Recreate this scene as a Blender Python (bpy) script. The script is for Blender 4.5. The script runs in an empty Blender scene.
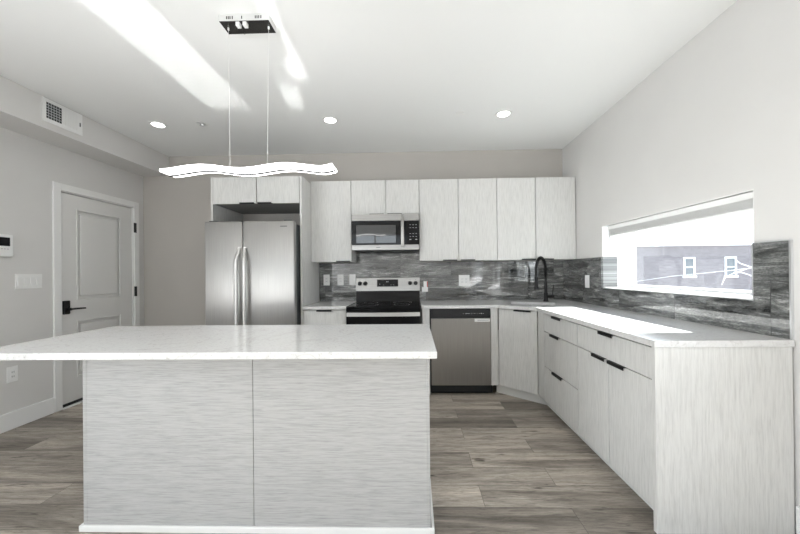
import bpy, bmesh, math, random
from mathutils import Vector, Matrix
random.seed(7)
SC = bpy.context.scene
COL = SC.collection
PI = math.pi

# ------------------------------------------------------------------ camera
cam_d = bpy.data.cameras.new('camera')
cam = bpy.data.objects.new('camera', cam_d)
COL.objects.link(cam)
SC.camera = cam
cam_d.sensor_width = 36.0
cam_d.lens = 36.0 * 330.0 / 800.0
cam_d.shift_x = (400.0 - 405.24) / 800.0
cam_d.shift_y = (271.83 - 267.0) / 800.0
cam_d.clip_start = 0.05
cam_d.clip_end = 400
right = Vector((0.99962, 0.02539, -0.01048))
fwd = Vector((-0.02536, 0.99967, 0.00308))
up = Vector((0.01056, -0.00281, 0.99994))
cam.matrix_world = Matrix(((right.x, up.x, -fwd.x, 0.0), (right.y, up.y, -fwd.y, -3.991),
                           (right.z, up.z, -fwd.z, 1.253), (0, 0, 0, 1)))

# ------------------------------------------------------------------ exposure
SC.view_settings.view_transform = 'Standard'
SC.view_settings.look = 'None'
SC.view_settings.gamma = 1.0
SC.view_settings.use_curve_mapping = False
SC.view_settings.exposure = 0.2

# ------------------------------------------------------------------ sky, sun, fill lamps, glints
W = bpy.data.worlds.new('world')
SC.world = W
W.use_nodes = True
wn = W.node_tree.nodes
wl = W.node_tree.links
bg = wn['Background']
tc = wn.new('ShaderNodeTexCoord')
sep = wn.new('ShaderNodeSeparateXYZ')
rmp = wn.new('ShaderNodeValToRGB')
wl.new(tc.outputs['Generated'], sep.inputs[0])
wl.new(sep.outputs['Z'], rmp.inputs[0])
rmp.color_ramp.elements[0].position = 0.0
rmp.color_ramp.elements[0].color = (0.93, 0.96, 1.0, 1)
rmp.color_ramp.elements[1].position = 0.8
rmp.color_ramp.elements[1].color = (0.55, 0.72, 1.0, 1)
wl.new(rmp.outputs[0], bg.inputs[0])
bg.inputs[1].default_value = 3.2


def light(name, kind, loc, direction, energy, color=(1, 1, 1), **kw):
    d = bpy.data.lights.new(name, kind)
    d.energy = energy
    d.color = color
    for k, v in kw.items():
        setattr(d, k, v)
    o = bpy.data.objects.new(name, d)
    COL.objects.link(o)
    o.location = loc
    o.rotation_euler = Vector(direction).to_track_quat('-Z', 'Y').to_euler()
    return o


# low winter sun coming in through the side windows
SUN_E = math.radians(31)
light('sun', 'SUN', (12, -1, 8), (-math.cos(SUN_E), -0.02, -math.sin(SUN_E)), 40.0, (1, 0.98, 0.96), angle=math.radians(0.6))
# fill lamps added at window openings out of view
UPW = 1.8      # tilts the side fill lamps up to brighten the ceiling
light('side_window_fill', 'AREA', (2.16, -3.25, 1.15), (-1, 0, UPW), 12, (0.99, 0.99, 1), shape='RECTANGLE', size=0.6, size_y=1.9)
light('side_window_fill_far', 'AREA', (2.16, -5.5, 1.25), (-1, 0, UPW), 30, (0.99, 0.99, 1), shape='RECTANGLE', size=1.6, size_y=1.7)
light('left_window_fill', 'AREA', (-3.62, -5.3, 1.35), (1, 0.2, 1.4), 165, (0.98, 0.99, 1), shape='RECTANGLE', size=2.7, size_y=2.0)


# sunlight mirrored by glazing outside, thrown up through the rear window onto the ceiling
def glint(name, x, w, y0, y1, power, zc=2.725, rise=8, drift=0.0):
    e = math.radians(rise)
    d = Vector((drift, math.cos(e), math.sin(e))).normalized()
    L = y1 - y0
    h = L * math.sin(e)
    mid = Vector((x, (y0 + y1) / 2, zc))
    t = (mid.y + 7.6) / d.y
    return light(name, 'AREA', mid - d * t, d, power * w * h, (1, 0.99, 0.97), shape='RECTANGLE', size=w, size_y=h, spread=math.radians(0.4))


glint('glint_wide', -1.60, 0.36, -3.9, -1.08, 9)
glint('glint_narrow', -0.775, 0.09, -3.6, -1.54, 9, drift=-0.05)
glint('glint_narrow_bend', -0.84, 0.15, -1.80, -1.50, 6, drift=-0.05)
glint('glint_short', -0.99, 0.15, -1.45, -1.09, 11, drift=-0.1)


# ------------------------------------------------------------------ materials
def new_mat(name):
    m = bpy.data.materials.new(name)
    m.use_nodes = True
    return m, m.node_tree.nodes, m.node_tree.links, m.node_tree.nodes['Principled BSDF']


def mat(name, color, rough=0.5, metal=0.0, emit=None, estr=0.0, spec=0.5, noise=0.0, nscale=8.0, bump=0.0):
    m, n, l, b = new_mat(name)
    b.inputs['Base Color'].default_value = (*color, 1)
    b.inputs['Roughness'].default_value = rough
    b.inputs['Metallic'].default_value = metal
    b.inputs['Specular IOR Level'].default_value = spec
    if emit:
        b.inputs['Emission Color'].default_value = (*emit, 1)
        b.inputs['Emission Strength'].default_value = estr
    if noise or bump:
        t = n.new('ShaderNodeTexCoord')
        no = n.new('ShaderNodeTexNoise')
        no.inputs['Scale'].default_value = nscale
        no.inputs['Detail'].default_value = 4
        l.new(t.outputs['Object'], no.inputs['Vector'])
        if noise:
            r = n.new('ShaderNodeValToRGB')
            r.color_ramp.elements[0].position = 0.3
            r.color_ramp.elements[1].position = 0.7
            r.color_ramp.elements[0].color = tuple(c * (1 - noise) for c in color) + (1,)
            r.color_ramp.elements[1].color = tuple(min(1, c * (1 + noise)) for c in color) + (1,)
            l.new(no.outputs['Fac'], r.inputs[0])
            l.new(r.outputs[0], b.inputs['Base Color'])
        if bump:
            bp = n.new('ShaderNodeBump')
            bp.inputs['Strength'].default_value = bump
            bp.inputs['Distance'].default_value = 0.002
            l.new(no.outputs['Fac'], bp.inputs['Height'])
            l.new(bp.outputs[0], b.inputs['Normal'])
    return m


def ramp(n, l, src, stops):
    r = n.new('ShaderNodeValToRGB')
    cr = r.color_ramp
    while len(cr.elements) < len(stops):
        cr.elements.new(0.5)
    for e, (p, c) in zip(cr.elements, stops):
        e.position = p
        e.color = (*c, 1) if len(c) == 3 else c
    l.new(src, r.inputs[0])
    return r


def grain_mat(name, c0, c1, vec, rough=0.5, dark=0.5):
    """textured wood-grain laminate; vec stretches the noise along the grain"""
    m, n, l, b = new_mat(name)
    t = n.new('ShaderNodeTexCoord')
    mp = n.new('ShaderNodeMapping')
    mp.inputs['Scale'].default_value = vec
    l.new(t.outputs['Object'], mp.inputs['Vector'])
    no = n.new('ShaderNodeTexNoise')
    no.inputs['Scale'].default_value = 1.0
    no.inputs['Detail'].default_value = 5
    no.inputs['Roughness'].default_value = 0.65
    no.inputs['Distortion'].default_value = 0.4
    l.new(mp.outputs[0], no.inputs['Vector'])
    r = ramp(n, l, no.outputs['Fac'], [(0.3, c1), (0.46, tuple(a * .6 + b2 * .4 for a, b2 in zip(c0, c1))), (0.6, c0)])
    l.new(r.outputs[0], b.inputs['Base Color'])
    b.inputs['Roughness'].default_value = rough
    b.inputs['Specular IOR Level'].default_value = 0.35
    bp = n.new('ShaderNodeBump')
    bp.inputs['Strength'].default_value = 0.25
    bp.inputs['Distance'].default_value = 0.001
    l.new(no.outputs['Fac'], bp.inputs['Height'])
    l.new(bp.outputs[0], b.inputs['Normal'])
    return m


M = {}
M['wall'] = mat('wall_paint', (0.655, 0.645, 0.63), 0.75, noise=0.015, nscale=3)
M['ceil'] = mat('ceiling_paint', (0.80, 0.807, 0.80), 0.85)
M['trim'] = mat('trim_paint', (0.80, 0.80, 0.79), 0.4)
M['door'] = mat('door_paint', (0.72, 0.715, 0.70), 0.4)
M['cab'] = grain_mat('cabinet_laminate_upright_grain', (0.655, 0.652, 0.635), (0.525, 0.522, 0.508), (130, 130, 8))
M['isl'] = grain_mat('island_laminate_level_grain', (0.455, 0.453, 0.446), (0.31, 0.31, 0.306), (10, 10, 210))
M['cabin'] = mat('cabinet_edge_white', (0.70, 0.70, 0.68), 0.5)
M['cabdark'] = mat('cabinet_interior_grey', (0.28, 0.28, 0.27), 0.7)
M['blk'] = mat('matte_black_metal', (0.010, 0.010, 0.011), 0.45, 0.0, spec=0.3)
M['blkgloss'] = mat('black_glass', (0.008, 0.008, 0.009), 0.04)
M['blkgloss'].node_tree.nodes['Principled BSDF'].inputs['IOR'].default_value = 1.3
M['blkplas'] = mat('black_plastic', (0.013, 0.014, 0.016), 0.35, spec=0.35)
M['dkgrey'] = mat('dark_grey_plastic', (0.07, 0.075, 0.08), 0.35)
M['wplas'] = mat('white_plastic', (0.82, 0.82, 0.81), 0.35)
M['lgrey'] = mat('light_grey_print', (0.45, 0.46, 0.47), 0.5)
M['chrome'] = mat('polished_chrome', (0.14, 0.14, 0.138), 0.15, 1.0)
M['red'] = mat('red_print', (0.45, 0.04, 0.03), 0.5)
M['alu'] = mat('aluminium_trim', (0.72, 0.73, 0.74), 0.3, 0.8)
M['led'] = mat('led_diffuser', (0.9, 0.9, 0.9), 0.4, emit=(1, 1, 0.99), estr=5.0)
M['dl'] = mat('downlight_lens', (0.9, 0.9, 0.9), 0.4, emit=(1, 0.98, 0.95), estr=9.0)
M['wire'] = mat('steel_cable', (0.75, 0.75, 0.73), 0.4, 0.3)
M['ventdark'] = mat('duct_interior', (0.03, 0.035, 0.035), 0.8)


def steel(name, vec, c0=0.36, c1=0.29, rough=0.3):
    m, n, l, b = new_mat(name)
    t = n.new('ShaderNodeTexCoord')
    mp = n.new('ShaderNodeMapping')
    mp.inputs['Scale'].default_value = vec
    l.new(t.outputs['Object'], mp.inputs['Vector'])
    no = n.new('ShaderNodeTexNoise')
    no.inputs['Scale'].default_value = 1
    no.inputs['Detail'].default_value = 3
    l.new(mp.outputs[0], no.inputs['Vector'])
    r = ramp(n, l, no.outputs['Fac'], [(0.3, (c1, c1 * .975, c1 * .94)), (0.7, (c0, c0 * .975, c0 * .945))])
    l.new(r.outputs[0], b.inputs['Base Color'])
    b.inputs['Metallic'].default_value = 1
    b.inputs['Roughness'].default_value = rough
    bp = n.new('ShaderNodeBump')
    bp.inputs['Strength'].default_value = 0.03
    tg = n.new('ShaderNodeTangent')
    tg.direction_type = 'RADIAL'
    tg.axis = 'Z'
    b.inputs['Anisotropic'].default_value = 0.85
    b.inputs['Anisotropic Rotation'].default_value = 0.0
    l.new(tg.outputs[0], b.inputs['Tangent'])
    bp.inputs['Distance'].default_value = 0.001
    l.new(no.outputs['Fac'], bp.inputs['Height'])
    l.new(bp.outputs[0], b.inputs['Normal'])
    return m


M['steel'] = steel('brushed_stainless', (3, 3, 260))
M['steelv'] = steel('brushed_stainless_upright', (200, 200, 3), 0.40, 0.35, 0.40)
M['steelh'] = mat('satin_stainless_handle', (0.66, 0.655, 0.64), 0.42, 1.0)


def quartz():
    m, n, l, b = new_mat('white_quartz')
    t = n.new('ShaderNodeTexCoord')
    a = n.new('ShaderNodeTexNoise')
    a.inputs['Scale'].default_value = 70
    a.inputs['Detail'].default_value = 3
    a.inputs['Roughness'].default_value = 0.7
    l.new(t.outputs['Object'], a.inputs['Vector'])
    r = ramp(n, l, a.outputs['Fac'], [(0.28, (0.44, 0.43, 0.41)), (0.38, (0.62, 0.617, 0.61)), (0.7, (0.685, 0.682, 0.675))])
    v = n.new('ShaderNodeTexNoise')
    v.inputs['Scale'].default_value = 2.2
    v.inputs['Detail'].default_value = 8
    v.inputs['Distortion'].default_value = 1.5
    l.new(t.outputs['Object'], v.inputs['Vector'])
    rv = ramp(n, l, v.outputs['Fac'], [(0.488, (1, 1, 1)), (0.5, (0.80, 0.785, 0.77)), (0.512, (1, 1, 1))])
    mx = n.new('ShaderNodeMix')
    mx.data_type = 'RGBA'
    mx.blend_type = 'MULTIPLY'
    mx.inputs[0].default_value = 0.6
    l.new(r.outputs[0], mx.inputs[6])
    l.new(rv.outputs[0], mx.inputs[7])
    l.new(mx.outputs[2], b.inputs['Base Color'])
    b.inputs['Roughness'].default_value = 0.12
    return m


M['quartz'] = quartz()


def tile(name, axis):
    """large dark stone-look tiles with streaks running along the wall; axis = 'X' or 'Y' along the wall"""
    m, n, l, b = new_mat(name)
    g = n.new('ShaderNodeNewGeometry')
    s = n.new('ShaderNodeSeparateXYZ')
    l.new(g.outputs['Position'], s.inputs[0])
    c = n.new('ShaderNodeCombineXYZ')
    l.new(s.outputs[axis], c.inputs[0])
    l.new(s.outputs['Z'], c.inputs[1])
    mp = n.new('ShaderNodeMapping')
    mp.inputs['Location'].default_value = (0.16, -0.889, 0)
    l.new(c.outputs[0], mp.inputs[0])
    br = n.new('ShaderNodeTexBrick')
    br.inputs['Scale'].default_value = 1.0
    br.inputs['Brick Width'].default_value = 0.61
    br.inputs['Row Height'].default_value = 0.305
    br.inputs['Mortar Size'].default_value = 0.002
    br.inputs['Mortar Smooth'].default_value = 0.1
    br.inputs['Bias'].default_value = 0.0
    br.inputs['Color1'].default_value = (0, 0, 0, 1)
    br.inputs['Color2'].default_value = (1, 1, 1, 1)
    br.inputs['Mortar'].default_value = (0.5, 0.5, 0.5, 1)
    br.offset = 0.5
    l.new(mp.outputs[0], br.inputs['Vector'])
    # per-tile shift of the streaks
    sh = n.new('ShaderNodeVectorMath')
    sh.operation = 'SCALE'
    sh.inputs['Scale'].default_value = 7.0
    l.new(br.outputs['Color'], sh.inputs[0])
    ad = n.new('ShaderNodeVectorMath')
    l.new(sh.outputs[0], ad.inputs[0])
    mp2 = n.new('ShaderNodeMapping')
    mp2.inputs['Scale'].default_value = (3.8, 24, 1)
    l.new(c.outputs[0], mp2.inputs[0])
    l.new(mp2.outputs[0], ad.inputs[1])
    no = n.new('ShaderNodeTexNoise')
    no.inputs['Scale'].default_value = 1
    no.inputs['Detail'].default_value = 9
    no.inputs['Roughness'].default_value = 0.7
    no.inputs['Distortion'].default_value = 1.1
    l.new(ad.outputs[0], no.inputs['Vector'])
    r = ramp(n, l, no.outputs['Fac'], [(0.30, (0.02, 0.021, 0.021)), (0.46, (0.065, 0.067, 0.066)), (0.56, (0.13, 0.132, 0.13)), (0.68, (0.32, 0.32, 0.315))])
    mx = n.new('ShaderNodeMix')
    mx.data_type = 'RGBA'
    l.new(br.outputs['Fac'], mx.inputs[0])
    mp3 = n.new('ShaderNodeMapping')
    mp3.inputs['Scale'].default_value = (0.9, 9, 1)
    l.new(c.outputs[0], mp3.inputs[0])
    ad3 = n.new('ShaderNodeVectorMath')
    l.new(sh.outputs[0], ad3.inputs[0])
    l.new(mp3.outputs[0], ad3.inputs[1])
    n3 = n.new('ShaderNodeTexNoise')
    n3.inputs['Scale'].default_value = 1
    n3.inputs['Detail'].default_value = 2
    l.new(ad3.outputs[0], n3.inputs['Vector'])
    r3 = ramp(n, l, n3.outputs['Fac'], [(0.36, (0.45, 0.46, 0.46)), (0.62, (1.8, 1.8, 1.78))])
    mm = n.new('ShaderNodeMix')
    mm.data_type = 'RGBA'
    mm.blend_type = 'MULTIPLY'
    mm.inputs[0].default_value = 1
    l.new(r.outputs[0], mm.inputs[6])
    l.new(r3.outputs[0], mm.inputs[7])
    n4 = n.new('ShaderNodeTexNoise')
    n4.inputs['Scale'].default_value = 1
    n4.inputs['Detail'].default_value = 4
    n4.inputs['Roughness'].default_value = 0.8
    mp4 = n.new('ShaderNodeMapping')
    mp4.inputs['Scale'].default_value = (60, 150, 1)
    l.new(c.outputs[0], mp4.inputs[0])
    l.new(mp4.outputs[0], n4.inputs['Vector'])
    r4 = ramp(n, l, n4.outputs['Fac'], [(0.35, (0.55, 0.55, 0.55)), (0.65, (1.5, 1.5, 1.5))])
    m4 = n.new('ShaderNodeMix')
    m4.data_type = 'RGBA'
    m4.blend_type = 'MULTIPLY'
    m4.inputs[0].default_value = 1
    l.new(mm.outputs[2], m4.inputs[6])
    l.new(r4.outputs[0], m4.inputs[7])
    l.new(m4.outputs[2], mx.inputs[6])
    mx.inputs[7].default_value = (0.07, 0.07, 0.07, 1)
    l.new(mx.outputs[2], b.inputs['Base Color'])
    b.inputs['Roughness'].default_value = 0.035
    b.inputs['Coat Weight'].default_value = 1.0
    b.inputs['Coat IOR'].default_value = 1.58
    b.inputs['Coat Roughness'].default_value = 0.02
    b.inputs['Specular IOR Level'].default_value = 0.6
    return m


M['tileX'] = tile('stone_tile_back', 'X')
M['tileY'] = tile('stone_tile_side', 'Y')


def floor_mat():
    m, n, l, b = new_mat('grey_oak_planks')
    g = n.new('ShaderNodeNewGeometry')
    mp = n.new('ShaderNodeMapping')
    mp.inputs['Location'].default_value = (0.4, 0.06, 0)
    l.new(g.outputs['Position'], mp.inputs[0])
    br = n.new('ShaderNodeTexBrick')
    br.inputs['Scale'].default_value = 1
    br.inputs['Brick Width'].default_value = 1.22
    br.inputs['Row Height'].default_value = 0.18
    br.inputs['Mortar Size'].default_value = 0.0012
    br.inputs['Mortar Smooth'].default_value = 0.3
    br.inputs['Color1'].default_value = (0, 0, 0, 1)
    br.inputs['Color2'].default_value = (1, 1, 1, 1)
    br.inputs['Mortar'].default_value = (0.5, 0.5, 0.5, 1)
    br.offset = 0.37
    br.offset_frequency = 2
    l.new(mp.outputs[0], br.inputs['Vector'])
    sh = n.new('ShaderNodeVectorMath')
    sh.operation = 'SCALE'
    sh.inputs['Scale'].default_value = 23.0
    l.new(br.outputs['Color'], sh.inputs[0])

    def noise(scale, detail, dist, rough=0.6):
        q = n.new('ShaderNodeMapping')
        q.inputs['Scale'].default_value = scale
        l.new(g.outputs['Position'], q.inputs[0])
        a = n.new('ShaderNodeVectorMath')
        l.new(q.outputs[0], a.inputs[0])
        l.new(sh.outputs[0], a.inputs[1])
        no = n.new('ShaderNodeTexNoise')
        no.inputs['Scale'].default_value = 1
        no.inputs['Detail'].default_value = detail
        no.inputs['Distortion'].default_value = dist
        no.inputs['Roughness'].default_value = rough
        l.new(a.outputs[0], no.inputs['Vector'])
        return no.outputs['Fac']

    fine = noise((7.0, 95, 1), 10, 1.2, 0.8)
    broad = noise((0.9, 9, 1), 3, 1.2)
    knot = noise((4.5, 22, 1), 3, 0.4)
    r1 = ramp(n, l, fine, [(0.33, (0.10, 0.087, 0.076)), (0.46, (0.29, 0.26, 0.226)), (0.60, (0.44, 0.40, 0.355))])
    r2 = ramp(n, l, broad, [(0.32, (0.55, 0.54, 0.53)), (0.6, (1.15, 1.15, 1.15))])
    r3 = ramp(n, l, knot, [(0.27, (0.22, 0.2, 0.18)), (0.36, (1, 1, 1))])
    r4 = ramp(n, l, br.outputs['Color'], [(0.0, (0.55, 0.535, 0.52)), (0.5, (0.95, 0.935, 0.92)), (1.0, (1.35, 1.33, 1.31))])

    def mul(a, c):
        mx = n.new('ShaderNodeMix')
        mx.data_type = 'RGBA'
        mx.blend_type = 'MULTIPLY'
        mx.inputs[0].default_value = 1
        l.new(a, mx.inputs[6])
        l.new(c, mx.inputs[7])
        return mx.outputs[2]

    c = mul(mul(mul(r1.outputs[0], r2.outputs[0]), r3.outputs[0]), r4.outputs[0])
    mx = n.new('ShaderNodeMix')
    mx.data_type = 'RGBA'
    l.new(br.outputs['Fac'], mx.inputs[0])
    l.new(c, mx.inputs[6])
    mx.inputs[7].default_value = (0.06, 0.052, 0.045, 1)
    l.new(mx.outputs[2], b.inputs['Base Color'])
    b.inputs['Roughness'].default_value = 0.42
    b.inputs['Specular IOR Level'].default_value = 0.4
    return m


M['floor'] = floor_mat()


def glass_mat(name, tint=(0.96, 0.98, 0.98), dirt=0.0):
    m, n, l, b = new_mat(name)
    n.remove(b)
    out = n['Material Output']
    tr = n.new('ShaderNodeBsdfTransparent')
    tr.inputs[0].default_value = (*tint, 1)
    gl = n.new('ShaderNodeBsdfGlossy')
    gl.inputs['Roughness'].default_value = 0.02
    lw = n.new('ShaderNodeLayerWeight')
    lw.inputs[0].default_value = 0.5
    pw = n.new('ShaderNodeMath')
    pw.operation = 'POWER'
    pw.inputs[1].default_value = 4.0
    l.new(lw.outputs['Facing'], pw.inputs[0])
    fr = n.new('ShaderNodeMath')
    fr.operation = 'MULTIPLY_ADD'
    fr.inputs[1].default_value = 0.9
    fr.inputs[2].default_value = 0.04
    l.new(pw.outputs[0], fr.inputs[0])
    mx = n.new('ShaderNodeMixShader')
    l.new(fr.outputs[0], mx.inputs[0])
    l.new(tr.outputs[0], mx.inputs[1])
    l.new(gl.outputs[0], mx.inputs[2])
    last = mx
    if dirt:
        t = n.new('ShaderNodeTexCoord')
        no = n.new('ShaderNodeTexNoise')
        no.inputs['Scale'].default_value = 60
        no.inputs['Detail'].default_value = 3
        l.new(t.outputs['Object'], no.inputs['Vector'])
        r = ramp(n, l, no.outputs['Fac'], [(0.5, (dirt * .75,) * 3), (0.75, (min(1, dirt * 2.2),) * 3)])
        df = n.new('ShaderNodeBsdfDiffuse')
        df.inputs[0].default_value = (0.9, 0.92, 0.95, 1)
        tl = n.new('ShaderNodeBsdfTranslucent')
        tl.inputs[0].default_value = (0.9, 0.92, 0.95, 1)
        m1 = n.new('ShaderNodeMixShader')
        m1.inputs[0].default_value = 0.6
        l.new(df.outputs[0], m1.inputs[1])
        l.new(tl.outputs[0], m1.inputs[2])
        m2 = n.new('ShaderNodeMixShader')
        l.new(r.outputs[0], m2.inputs[0])
        l.new(mx.outputs[0], m2.inputs[1])
        l.new(m1.outputs[0], m2.inputs[2])
        last = m2
    l.new(last.outputs[0], out.inputs[0])
    return m


M['glass'] = glass_mat('window_glass')
M['glassdirty'] = glass_mat('kitchen_window_glass')


def brick_mat():
    m, n, l, b = new_mat('weathered_brick')
    g = n.new('ShaderNodeNewGeometry')
    s = n.new('ShaderNodeSeparateXYZ')
    l.new(g.outputs['Position'], s.inputs[0])
    c = n.new('ShaderNodeCombineXYZ')
    l.new(s.outputs['X'], c.inputs[0])
    l.new(s.outputs['Z'], c.inputs[1])
    br = n.new('ShaderNodeTexBrick')
    br.inputs['Scale'].default_value = 1
    br.inputs['Brick Width'].default_value = 0.4
    br.inputs['Row Height'].default_value = 0.16
    br.inputs['Mortar Size'].default_value = 0.015
    br.inputs['Color1'].default_value = (0.21, 0.185, 0.182, 1)
    br.inputs['Color2'].default_value = (0.25, 0.222, 0.22, 1)
    br.inputs['Mortar'].default_value = (0.235, 0.22, 0.22, 1)
    l.new(c.outputs[0], br.inputs['Vector'])
    l.new(br.outputs[0], b.inputs['Base Color'])
    b.inputs['Roughness'].default_value = 0.9
    return m


M['brick'] = brick_mat()
M['ground'] = mat('pale_pavement', (0.2, 0.2, 0.2), 0.9, noise=0.15, nscale=0.6)
M['farglass'] = mat('far_window_glass', (0.14, 0.155, 0.16), 0.3)
M['bark'] = mat('pale_bark', (0.6, 0.59, 0.58), 0.8)


# ------------------------------------------------------------------ geometry helpers
class MB:
    """collects shapes (in world coordinates) and links them as ONE mesh object"""

    def __init__(self):
        self.bm = bmesh.new()

    def _add(self, b):
        me = bpy.data.meshes.new('tmp')
        b.to_mesh(me)
        b.free()
        self.bm.from_mesh(me)
        bpy.data.meshes.remove(me)

    def box(self, x0, x1, y0, y1, z0, z1, bev=0.0, seg=2):
        b = bmesh.new()
        bmesh.ops.create_cube(b, size=1)
        for v in b.verts:
            v.co = Vector(((x0 + x1) / 2 + v.co.x * abs(x1 - x0), (y0 + y1) / 2 + v.co.y * abs(y1 - y0), (z0 + z1) / 2 + v.co.z * abs(z1 - z0)))
        if bev:
            bmesh.ops.bevel(b, geom=list(b.edges), offset=bev, segments=seg, affect='EDGES', profile=0.5)
        self._add(b)
        return self

    def obox(self, p, q, t, z0, z1, bev=0.0):
        """upright board from plan point p to q, thickness t to the right-hand side of p->q"""
        p, q = Vector(p), Vector(q)
        d = (q - p).normalized()
        nrm = Vector((d.y, -d.x))
        pts = [p, q, q + nrm * t, p + nrm * t]
        return self.prism([(a.x, a.y) for a in pts], z0, z1, bev)

    def prism(self, pts, z0, z1, bev=0.0, hole=None):
        b = bmesh.new()
        lo = [b.verts.new((x, y, z0)) for x, y in pts]
        hi = [b.verts.new((x, y, z1)) for x, y in pts]
        k = len(pts)
        for i in range(k):
            b.faces.new((lo[i], lo[(i + 1) % k], hi[(i + 1) % k], hi[i]))
        if hole:
            hl = [b.verts.new((x, y, z0)) for x, y in hole]
            hh = [b.verts.new((x, y, z1)) for x, y in hole]
            h = len(hole)
            for i in range(h):
                b.faces.new((hl[i], hh[i], hh[(i + 1) % h], hl[(i + 1) % h]))
            for ring, hr in ((lo, hl), (hi, hh)):
                ed = []
                for rr in (ring, hr):
                    for i in range(len(rr)):
                        e = b.edges.get((rr[i], rr[(i + 1) % len(rr)]))
                        ed.append(e)
                bmesh.ops.triangle_fill(b, use_beauty=True, edges=ed)
        else:
            b.faces.new(lo)
            b.faces.new(hi)
        bmesh.ops.recalc_face_normals(b, faces=list(b.faces))
        if bev:
            bmesh.ops.bevel(b, geom=[e for e in b.edges if e.calc_length() > 4 * bev], offset=bev, segments=2, affect='EDGES')
        self._add(b)
        return self

    def extrude(self, prof, axis, a0, a1):
        """profile in the two other axes, swept along axis"""
        b = bmesh.new()

        def P(u, v, a):
            return {'X': (a, u, v), 'Y': (u, a, v), 'Z': (u, v, a)}[axis]
        lo = [b.verts.new(P(u, v, a0)) for u, v in prof]
        hi = [b.verts.new(P(u, v, a1)) for u, v in prof]
        k = len(prof)
        for i in range(k):
            b.faces.new((lo[i], lo[(i + 1) % k], hi[(i + 1) % k], hi[i]))
        b.faces.new(lo)
        b.faces.new(hi)
        bmesh.ops.recalc_face_normals(b, faces=list(b.faces))
        self._add(b)
        return self

    def cyl(self, p0, p1, r0, r1=None, seg=20):
        r1 = r0 if r1 is None else r1
        p0, p1 = Vector(p0), Vector(p1)
        d = p1 - p0
        b = bmesh.new()
        bmesh.ops.create_cone(b, cap_ends=True, segments=seg, radius1=r0, radius2=r1, depth=d.length)
        rot = d.to_track_quat('Z', 'Y').to_matrix().to_4x4()
        bmesh.ops.transform(b, matrix=Matrix.Translation((p0 + p1) / 2) @ rot, verts=b.verts)
        self._add(b)
        return self

    def tube(self, pts, r, seg=10, radii=None):
        pts = [Vector(p) for p in pts]
        b = bmesh.new()
        rings = []
        up = None
        for i, p in enumerate(pts):
            t = (pts[min(i + 1, len(pts) - 1)] - pts[max(i - 1, 0)]).normalized()
            if up is None:
                up = t.orthogonal().normalized()
            up = (up - t * up.dot(t)).normalized()
            s = t.cross(up)
            rr = radii[i] if radii else r
            rings.append([b.verts.new(p + (up * math.cos(a) + s * math.sin(a)) * rr) for a in [2 * PI * k / seg for k in range(seg)]])
        for a, c in zip(rings, rings[1:]):
            for k in range(seg):
                b.faces.new((a[k], a[(k + 1) % seg], c[(k + 1) % seg], c[k]))
        b.faces.new(rings[0][::-1])
        b.faces.new(rings[-1])
        self._add(b)
        return self

    def build(self, name, m, parent=None, smooth=False):
        bmesh.ops.recalc_face_normals(self.bm, faces=list(self.bm.faces))
        off = Vector((0, 0, 0))
        q = parent
        while q is not None:
            off += Vector(q.location)
            q = q.parent
        if off.length:
            bmesh.ops.translate(self.bm, vec=-off, verts=self.bm.verts)
        me = bpy.data.meshes.new(name)
        self.bm.to_mesh(me)
        self.bm.free()
        me.materials.append(m)
        o = bpy.data.objects.new(name, me)
        COL.objects.link(o)
        if parent is not None:
            o.parent = parent
        if smooth:
            for p in me.polygons:
                p.use_smooth = True
            me.set_sharp_from_angle(angle=math.radians(35))
        return o


def thing(name, label, cat, loc, group=None):
    o = bpy.data.objects.new(name, None)
    o.empty_display_size = 0.1
    COL.objects.link(o)
    o.location = loc
    o['label'] = label
    o['category'] = cat
    if group:
        o['group'] = group
    return o


def tag(o, label, cat, group=None):
    """a top-level thing that is one mesh: origin moved to its base, then labelled"""
    me = o.data
    xs = [v.co.x for v in me.vertices]
    ys = [v.co.y for v in me.vertices]
    zs = [v.co.z for v in me.vertices]
    c = Vector(((min(xs) + max(xs)) / 2, (min(ys) + max(ys)) / 2, min(zs)))
    me.transform(Matrix.Translation(-c))
    o.location = c
    o['label'] = label
    o['category'] = cat
    if group:
        o['group'] = group
    return o


def struct(o):
    o['kind'] = 'structure'
    return o


# ------------------------------------------------------------------ room shell
XL, XR = -3.329, 1.793
YR = -6.9
CT = 0.918                      # worktop height
ceilz = lambda y: 2.716 - 0.007 * y


struct(MB().box(XL - 0.2, XR + 0.32, YR - 0.2, 0.2, -0.12, 0).build('floor', M['floor']))
b = MB()
b.extrude([(0.2, ceilz(0.2)), (YR - 0.2, ceilz(YR - 0.2)), (YR - 0.2, 3.2), (0.2, 3.2)], 'X', XL - 0.2, XR + 0.32)
struct(b.build('ceiling', M['ceil']))
struct(MB().box(XL - 0.2, XR + 0.32, 0, 0.2, 0, 3.1).build('wall_back', mat('back_wall_tone', (0.48, 0.455, 0.425), 0.75, noise=0.015, nscale=3)))  # darker, warmer tone than on the other walls

# left wall with the door opening
DY0, DY1, DZ = -0.970, -0.148, 2.070
b = MB()
LW = (-6.7, -3.9, 0.3, 2.4)  # opening for the added left window, out of view
b.box(XL - 0.2, XL, YR, LW[0], 0, 3.1).box(XL - 0.2, XL, LW[0], LW[1], 0, LW[2]).box(XL - 0.2, XL, LW[0], LW[1], LW[3], 3.1)
b.box(XL - 0.2, XL, LW[1], DY0, 0, 3.1).box(XL - 0.2, XL, DY1, 0, 0, 3.1).box(XL - 0.2, XL, DY0, DY1, DZ, 3.1)
struct(b.build('wall_left', M['wall']))

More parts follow.
